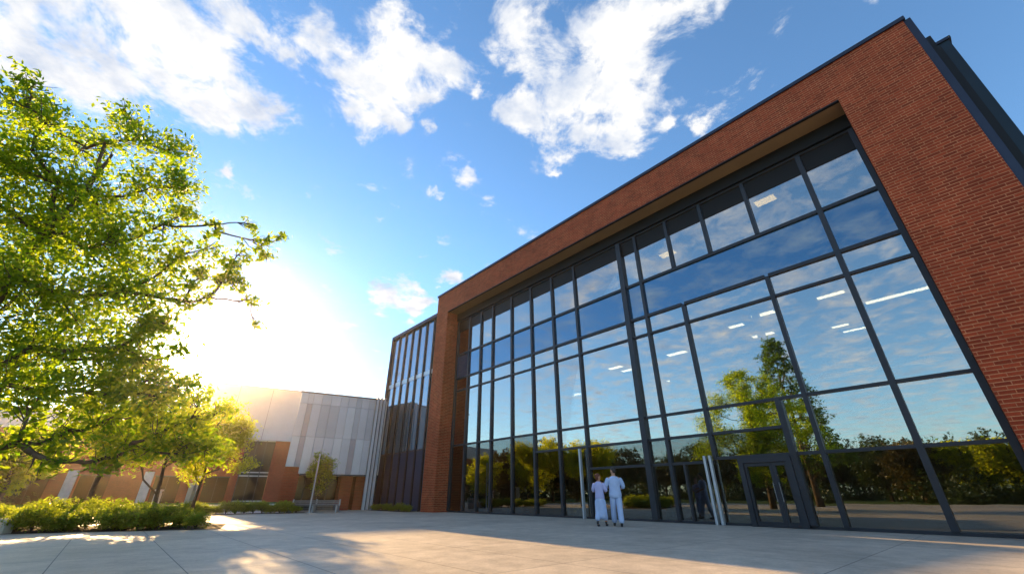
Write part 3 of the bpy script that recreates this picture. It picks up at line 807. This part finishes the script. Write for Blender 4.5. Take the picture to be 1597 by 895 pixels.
def person(loc, rz, H, sex, label):
    k = H/1.75/S                      # heights given in metres
    fem = sex == 'w'
    root = empty('person', loc, rz); tag(root, label, 'person')
    v = []; e = []; r = []
    def add(p, rad, par=None):
        v.append(tuple(c*k for c in p)); r.append(tuple(q*k for q in rad) if isinstance(rad, tuple) else rad*k)
        if par is not None: e.append((par, len(v)-1))
        return len(v)-1
    sw = .165 if fem else .195
    # faces +y (walking away from the camera)
    pel = add((0, 0, .95), (.15, .11)); wa = add((0, .01, 1.10), (.125, .095), pel); ch = add((0, 0, 1.30), (.15, .11), wa)
    nb_ = add((0, 0, 1.44), (.08, .07), ch); nk = add((0, .01, 1.51), .052, nb_); hd = add((0, .03, 1.60), (.07, .08), nk); h2 = add((0, .03, 1.69), (.065, .075), hd)
    joints = {}
    for s, nm in ((-1, 'l'), (1, 'r')):
        sh_ = add((s*sw*.95, 0, 1.42), .055, nb_)
        if fem:
            el = (s*(sw+.10), .02, 1.17); ha = (s*.06+.10, .24, 1.12) if s > 0 else (s*.10+.02, .26, 1.10)
        else:
            el = (s*(sw+.12), .02, 1.16); ha = (-.12, .27, 1.13) if s < 0 else (.16, .24, 1.06)
        E_ = add(el, .042, sh_); w_ = tuple(el[i]+(ha[i]-el[i])*.82 for i in range(3)); W_ = add(w_, .028, E_)
        Hn = add(ha, (.036, .020), W_)
        dvec = Vector(ha)-Vector(w_); dvec.normalize(); sd = dvec.cross(Vector((0, 0, 1))).normalized()
        for q in range(4):
            o1 = Vector(ha)+sd*(-.027+.018*q)+dvec*.045; o2 = o1+dvec*(.030+.006*(q in (1, 2)))+Vector((0, 0, -.018))
            i1 = add(tuple(o1), .009, Hn); add(tuple(o2), .0075, i1)
        th = Vector(ha)+sd*.035*s+dvec*.015; i1 = add(tuple(th), .010, Hn); add(tuple(th+dvec*.03+sd*.012*s), .008, i1)
        joints[nm] = ((s*sw*.95, 0, 1.42), el, w_)
        st = .22 if (s > 0) == fem else -.19       # stride
        hp = add((s*.09, 0, .90), .085, pel); kn = add((s*.095, st*.45+.03, .50), .055, hp); an = add((s*.09, st, .10), .036, kn)
        hl = add((s*.09, st+.02, .045), .036, an); add((s*.10, st+.16, .035), (.036, .024), hl)
        joints['k'+nm] = ((s*.09, 0, .92), (s*.095, st*.45+.03, .50), (s*.09, st, .14), st)
    nm_ = mesh_from_skin(v, e, r, pel)
    bm = bmesh.new(); bm.from_mesh(nm_)
    # head: skull, nose, ears, chin
    hm = MB(); yaw = .75 if not fem else -.6        # both look towards each other
    hm.ball((0, .02, 1.655), (.074, .092, .112), 18, 12); hm.ball((0, .055, 1.59), (.048, .055, .045), 12, 8)
    hm.tube([(0, .105, 1.675), (0, .128, 1.637), (0, .105, 1.63)], [.010, .014, .010], 6)
    hm.tube([(-.022, .105, 1.606), (.022, .105, 1.606)], .007, 6)
    for s in (-1, 1): hm.ball((s*.076, .01, 1.645), (.010, .020, .030), 8, 6)
    cs, sn = math.cos(yaw), math.sin(yaw)
    rot = lambda p: ((p[0]*cs - (p[1]-.02)*sn), (p[0]*sn + (p[1]-.02)*cs) + .02, p[2])
    base = len(bm.verts); vs = [bm.verts.new(tuple(c*k for c in rot(p))) for p in hm.v]
    for f in hm.f: bm.faces.new([vs[i] for i in f])
    me = bpy.data.meshes.new('body'); bm.to_mesh(me); bm.free()
    bo = bpy.data.objects.new('body', me); C.objects.link(bo)
    rm = bo.modifiers.new('r', 'REMESH'); rm.mode = 'VOXEL'; rm.voxel_size = .0085*k; rm.use_smooth_shade = True
    sm = bo.modifiers.new('sm', 'SMOOTH'); sm.iterations = 2; sm.factor = .4
    dg = bpy.context.evaluated_depsgraph_get(); me2 = bpy.data.meshes.new_from_object(bo.evaluated_get(dg))
    bpy.data.objects.remove(bo)
    me2.materials.clear(); me2.materials.append(M['skin_w' if fem else 'skin_m'])
    bo = bpy.data.objects.new('body', me2); C.objects.link(bo); bo.parent = root
    def part(mb, name, mat, rothead=False):
        if rothead: mb.v = [rot(p) for p in mb.v]
        mb.v = [tuple(c*k for c in p) for p in mb.v]
        o = mb.build(name, mat, root, smooth=True)
        ss = o.modifiers.new('ss', 'SUBSURF'); ss.levels = 1; ss.render_levels = 1
        return o
    hh = MB(); hh.ball((0, -.002, 1.70), (.084, .096, .088), 16, 10)
    if fem: hh.ball((0, -.05, 1.63), (.078, .06, .10), 14, 9); hh.ball((0, -.115, 1.70), .042, 10, 7)
    else: hh.ball((0, -.03, 1.655), (.078, .07, .075), 14, 9)
    part(hh, 'hair', M['hair_w' if fem else 'hair_m'], True)
    for s in (-1, 1): part(MB().ball((s*.03, .095, 1.665), .011, 8, 6), 'eye', M['eye'], True)
    # loose tunic: body and sleeves
    t = MB(); wd = .93 if fem else 1.08
    t.rings([(0, .01, .80 if not fem else .86, .205*wd, .155), (0, .01, .95, .195*wd, .15), (0, .012, 1.10, .170*wd, .135), (0, .01, 1.22, .180*wd, .135),
             (0, 0, 1.34, .200*wd, .135), (0, 0, 1.42, .190*wd, .115), (0, .0, 1.475, .115*wd, .09), (0, .005, 1.50, .068, .065)], 24)
    for nm in ('l', 'r'):
        a_, b2, c_ = [Vector(q) for q in joints[nm]]
        end = b2 + (c_-b2)*(.25 if fem else .45)
        t.tube([a_-(b2-a_)*.12, a_+(b2-a_)*.35, b2, end], [(.078, .078), (.085, .080), (.075, .070), (.062, .060)], 14)
    part(t, 'tunic', M['shirt2' if fem else 'shirt'])
    p_ = MB()
    p_.rings([(0, .0, .80, .175*wd, .145), (0, 0, .90, .18*wd, .145), (0, .01, 1.06, .155*wd, .125)], 24)
    if fem:      # long flared skirt-like trousers
        stl, str_ = joints['kl'][3], joints['kr'][3]
        p_.rings([(.0, .02, .22, .185, .165), (0, .02, .36, .18, .165), (0, .01, .60, .175, .155), (0, 0, .86, .178, .15), (0, 0, .98, .16, .13)], 24)
    for nm in ('l', 'r'):
        h_, kk, aa, st = joints['k'+nm]
        lo = (aa[0], aa[1]-.01, .17 if fem else .07)
        p_.tube([h_, tuple((Vector(h_)+Vector(kk))/2), kk, tuple((Vector(kk)+Vector(lo))/2), lo], [.115, .108, .092, .092, .098], 14)
    part(p_, 'trousers', M['shirt'])
    for nm in ('l', 'r'):
        h_, kk, aa, st = joints['k'+nm]
        sh2 = MB(); x = aa[0]
        sh2.ball((x, st+.07, .038), (.045, .135, .036), 12, 8)
        sh2.tube([(x, st, .05), (x, st-.0, .20 if fem else .12)], [.052, .046], 10)
        part(sh2, 'shoe', M['black'])
    return root
person((3.16, 14.12, 0), math.radians(-6), 1.79, 'm', 'taller man in loose pale blue tunic and trousers, seen from behind')
person((2.69, 14.22, 0), math.radians(-30), 1.60, 'w', 'shorter woman with auburn hair and pale long skirt, left of the man')

# ------------------------------------------------------------------ haze

# ------------------------------------------------------------------ scale everything once
done = set()
for o in bpy.data.objects:
    o.location = tuple(c*S for c in o.location)
    if o.type == 'MESH' and o.data.name not in done:
        done.add(o.data.name); o.data.transform(Matrix.Scale(S, 4)); o.data.update()

# ------------------------------------------------------------------ haze volume (real metres)
def add_haze(density, aniso):
    m = bpy.data.materials.new('haze'); m.use_nodes = True; nt = m.node_tree; nt.nodes.clear()
    out = nt.nodes.new('ShaderNodeOutputMaterial'); pv = nt.nodes.new('ShaderNodeVolumePrincipled')
    pv.inputs['Color'].default_value = (1., .85, .66, 1); pv.inputs['Density'].default_value = density
    pv.inputs['Anisotropy'].default_value = aniso
    nt.links.new(pv.outputs[0], out.inputs['Volume'])
    o = MB().box(-300, 300, -300, 300, -1.2, 22).build('haze', m); tag(o, kind='stuff'); return o
HAZE = 0.0004
if HAZE: add_haze(HAZE, .88)

# ------------------------------------------------------------------ sun, sky, camera
sd = Vector((math.sin(SUN_AZ)*math.cos(SUN_EL), math.cos(SUN_AZ)*math.cos(SUN_EL), math.sin(SUN_EL)))
sl = bpy.data.lights.new('sun', 'SUN'); sl.energy = 5.0; sl.angle = math.radians(.5); sl.color = (1., .63, .27)
so = bpy.data.objects.new('sun', sl); C.objects.link(so); so.rotation_euler = sd.to_track_quat('Z', 'Y').to_euler(); so.location = (0, 0, 40)

w = bpy.data.worlds.new('World'); sc.world = w; w.use_nodes = True; nt = w.node_tree
bg = nt.nodes['Background']; SKY = .052
sky = nt.nodes.new('ShaderNodeTexSky'); sky.sky_type = 'NISHITA'; sky.sun_disc = False
sky.sun_elevation = SUN_EL; sky.sun_rotation = SUN_AZ; sky.air_density = 1.1; sky.dust_density = .08; sky.ozone_density = 3.0; sky.altitude = 200
hs = nt.nodes.new('ShaderNodeHueSaturation'); hs.inputs['Saturation'].default_value = .98; hs.inputs['Value'].default_value = 1.7
nt.links.new(sky.outputs[0], hs.inputs['Color'])
tc = nt.nodes.new('ShaderNodeTexCoord'); dirv = tc.outputs['Generated']
nrm = nt.nodes.new('ShaderNodeVectorMath'); nrm.operation = 'NORMALIZE'; nt.links.new(dirv, nrm.inputs[0]); dv_ = nrm.outputs[0]
sep = nt.nodes.new('ShaderNodeSeparateXYZ'); nt.links.new(dv_, sep.inputs[0])
zz = math_n(nt, 'MAXIMUM', math_n(nt, 'ADD', sep.outputs[2], .06), .02)
cu = nt.nodes.new('ShaderNodeCombineXYZ')
nt.links.new(math_n(nt, 'DIVIDE', sep.outputs[0], zz), cu.inputs[0]); nt.links.new(math_n(nt, 'DIVIDE', sep.outputs[1], zz), cu.inputs[1])
CL = [(-0.702, 0.374, 0.606, 0.0729), (-0.624, 0.41, 0.665, 0.0785), (-0.674, 0.41, 0.615, 0.043), (-0.577, 0.478, 0.662, 0.0613), (-0.513, 0.541, 0.666, 0.0566), (-0.562, 0.543, 0.624, 0.038), (-0.728, 0.394, 0.561, 0.0312), (-0.578, 0.394, 0.715, 0.0654), (-0.465, 0.554, 0.691, 0.035), (-0.661, 0.365, 0.656, 0.0499), (-0.466, 0.453, 0.761, 0.0423), (-0.43, 0.488, 0.759, 0.0277), (-0.49, 0.425, 0.761, 0.0302), (-0.344, 0.527, 0.777, 0.0603), (-0.27, 0.593, 0.758, 0.0655), (-0.31, 0.6, 0.737, 0.052), (-0.213, 0.563, 0.799, 0.0513), (-0.145, 0.546, 0.825, 0.0483), (-0.236, 0.484, 0.843, 0.0375), (-0.233, 0.634, 0.737, 0.0338), (-0.359, 0.451, 0.817, 0.0273), (-0.391, 0.484, 0.783, 0.0281), (-0.177, 0.597, 0.783, 0.0398), (0.139, 0.552, 0.822, 0.122), (0.076, 0.646, 0.76, 0.0769), (0.215, 0.628, 0.748, 0.0807), (0.317, 0.482, 0.817, 0.0684), (0.004, 0.508, 0.861, 0.0554), (0.259, 0.562, 0.785, 0.0691), (-0.011, 0.637, 0.771, 0.0416), (0.35, 0.454, 0.819, 0.0381), (0.254, 0.671, 0.697, 0.0343), (-0.109, 0.733, 0.671, 0.0295), (-0.234, 0.707, 0.667, 0.017), (-0.173, 0.757, 0.63, 0.0207), (0.105, 0.728, 0.677, 0.0117), (-0.555, 0.608, 0.567, 0.0091), (0.335, 0.62, 0.709, 0.0154), (-0.276, 0.866, 0.416, 0.0415), (-0.219, 0.885, 0.411, 0.0333), (-0.168, 0.871, 0.462, 0.0184), (-0.13, 0.876, 0.465, 0.0186), (-0.311, 0.857, 0.412, 0.0204), (-0.241, 0.894, 0.379, 0.018), (0.394, 0.619, 0.679, 0.0201), (-0.176, 0.652, 0.738, 0.0166), (-0.081, 0.605, 0.792, 0.0134)]
# a warped direction keeps the cloud edges ragged
wnz = nt.nodes.new('ShaderNodeTexNoise'); wnz.inputs['Scale'].default_value = 9; wnz.inputs['Detail'].default_value = 5; wnz.inputs['Roughness'].default_value = .62
nt.links.new(dv_, wnz.inputs['Vector'])
sb = nt.nodes.new('ShaderNodeVectorMath'); sb.operation = 'SUBTRACT'; nt.links.new(wnz.outputs['Color'], sb.inputs[0]); sb.inputs[1].default_value = (.5, .5, .5)
sc2 = nt.nodes.new('ShaderNodeVectorMath'); sc2.operation = 'SCALE'; nt.links.new(sb.outputs[0], sc2.inputs[0]); sc2.inputs['Scale'].default_value = .10
ad = nt.nodes.new('ShaderNodeVectorMath'); ad.operation = 'ADD'; nt.links.new(dv_, ad.inputs[0]); nt.links.new(sc2.outputs[0], ad.inputs[1])
nn_ = nt.nodes.new('ShaderNodeVectorMath'); nn_.operation = 'NORMALIZE'; nt.links.new(ad.outputs[0], nn_.inputs[0])
acc = None
for (x, y, z, r) in CL:
    d = nt.nodes.new('ShaderNodeVectorMath'); d.operation = 'DOT_PRODUCT'; nt.links.new(nn_.outputs[0], d.inputs[0])
    l = math.sqrt(x*x+y*y+z*z); d.inputs[1].default_value = (x/l, y/l, z/l)
    kx = 1.8/(r*r)
    ex = math_n(nt, 'EXPONENT', math_n(nt, 'MULTIPLY_ADD', d.outputs['Value'], kx, -kx))
    acc = ex if acc is None else math_n(nt, 'ADD', acc, ex)
acc = math_n(nt, 'MINIMUM', acc, 1.25)
n1 = noise(nt, 6.0, 10, .64, cu.outputs[0], .3); n2_ = noise(nt, 1.1, 4, .5, cu.outputs[0])
dens = math_n(nt, 'ADD', math_n(nt, 'MULTIPLY', acc, .56), math_n(nt, 'MULTIPLY', math_n(nt, 'SUBTRACT', n1, .5), 2.7))
# free thin cloud away from the picture (seen in the glass)
back = math_n(nt, 'MULTIPLY', math_n(nt, 'SUBTRACT', .25, sep.outputs[1], clamp=True), 4.0, clamp=True)
wisp = math_n(nt, 'MULTIPLY', back, math_n(nt, 'MULTIPLY', math_n(nt, 'SUBTRACT', n1, .44, clamp=True), 3.2))
dc = nt.nodes.new('ShaderNodeMapRange'); dc.interpolation_type = 'SMOOTHSTEP'
nt.links.new(dens, dc.inputs[0]); dc.inputs[1].default_value = .22; dc.inputs[2].default_value = .72
cf = math_n(nt, 'MAXIMUM', dc.outputs[0], wisp, clamp=True)
shade = ramp(nt, noise(nt, 5.5, 6, .6, cu.outputs[0]), [(.32, (.50, .60, .78)), (.56, (1.0, .99, .97))])
cs_ = nt.nodes.new('ShaderNodeVectorMath'); cs_.operation = 'SCALE'; nt.links.new(shade, cs_.inputs[0]); cs_.inputs['Scale'].default_value = .325/SKY
# circumsolar glow
sdn = nt.nodes.new('ShaderNodeVectorMath'); sdn.operation = 'DOT_PRODUCT'; nt.links.new(dv_, sdn.inputs[0]); sdn.inputs[1].default_value = tuple(sd)
def lobe(k, a): return math_n(nt, 'MULTIPLY', math_n(nt, 'EXPONENT', math_n(nt, 'MULTIPLY_ADD', sdn.outputs['Value'], k, -k)), a/SKY)
glow = math_n(nt, 'ADD', lobe(900, 12.), math_n(nt, 'ADD', lobe(90, .2), lobe(9, .0)))
gc = nt.nodes.new('ShaderNodeVectorMath'); gc.operation = 'SCALE'; gc.inputs[0].default_value = (1., .93, .80); nt.links.new(glow, gc.inputs['Scale'])
skc = mix_col(nt, 1, hs.outputs[0], (.84, 1.03, 1.13), 'MULTIPLY')
mc = mix_col(nt, cf, skc, cs_.outputs[0])
fin = nt.nodes.new('ShaderNodeVectorMath'); fin.operation = 'ADD'; nt.links.new(mc, fin.inputs[0]); nt.links.new(gc.outputs[0], fin.inputs[1])
nt.links.new(fin.outputs[0], bg.inputs[0]); bg.inputs[1].default_value = SKY

cam = bpy.data.cameras.new('camera'); cam.sensor_width = 36; cam.lens = 14.3805; cam.clip_start = .05; cam.clip_end = 2000
co = bpy.data.objects.new('camera', cam); C.objects.link(co); co.location = (0, 0, .85*S)
co.matrix_world = Matrix.Translation((0, 0, .85*S)) @ Matrix.Rotation(math.pi/2 + .469613, 4, 'X') @ Matrix.Rotation(-.0033096, 4, 'Z')
sc.camera = co
sc.view_settings.view_transform = 'Standard'; sc.view_settings.look = 'None'; sc.view_settings.exposure = 1.75; sc.view_settings.gamma = 1
sc.view_settings.use_curve_mapping = False
cy = sc.cycles
cy.use_denoising = True; cy.max_bounces = 7; cy.diffuse_bounces = 3; cy.glossy_bounces = 4; cy.transparent_max_bounces = 8; cy.transmission_bounces = 4
cy.volume_bounces = 0; cy.caustics_reflective = False; cy.caustics_refractive = False; cy.sample_clamp_indirect = 6
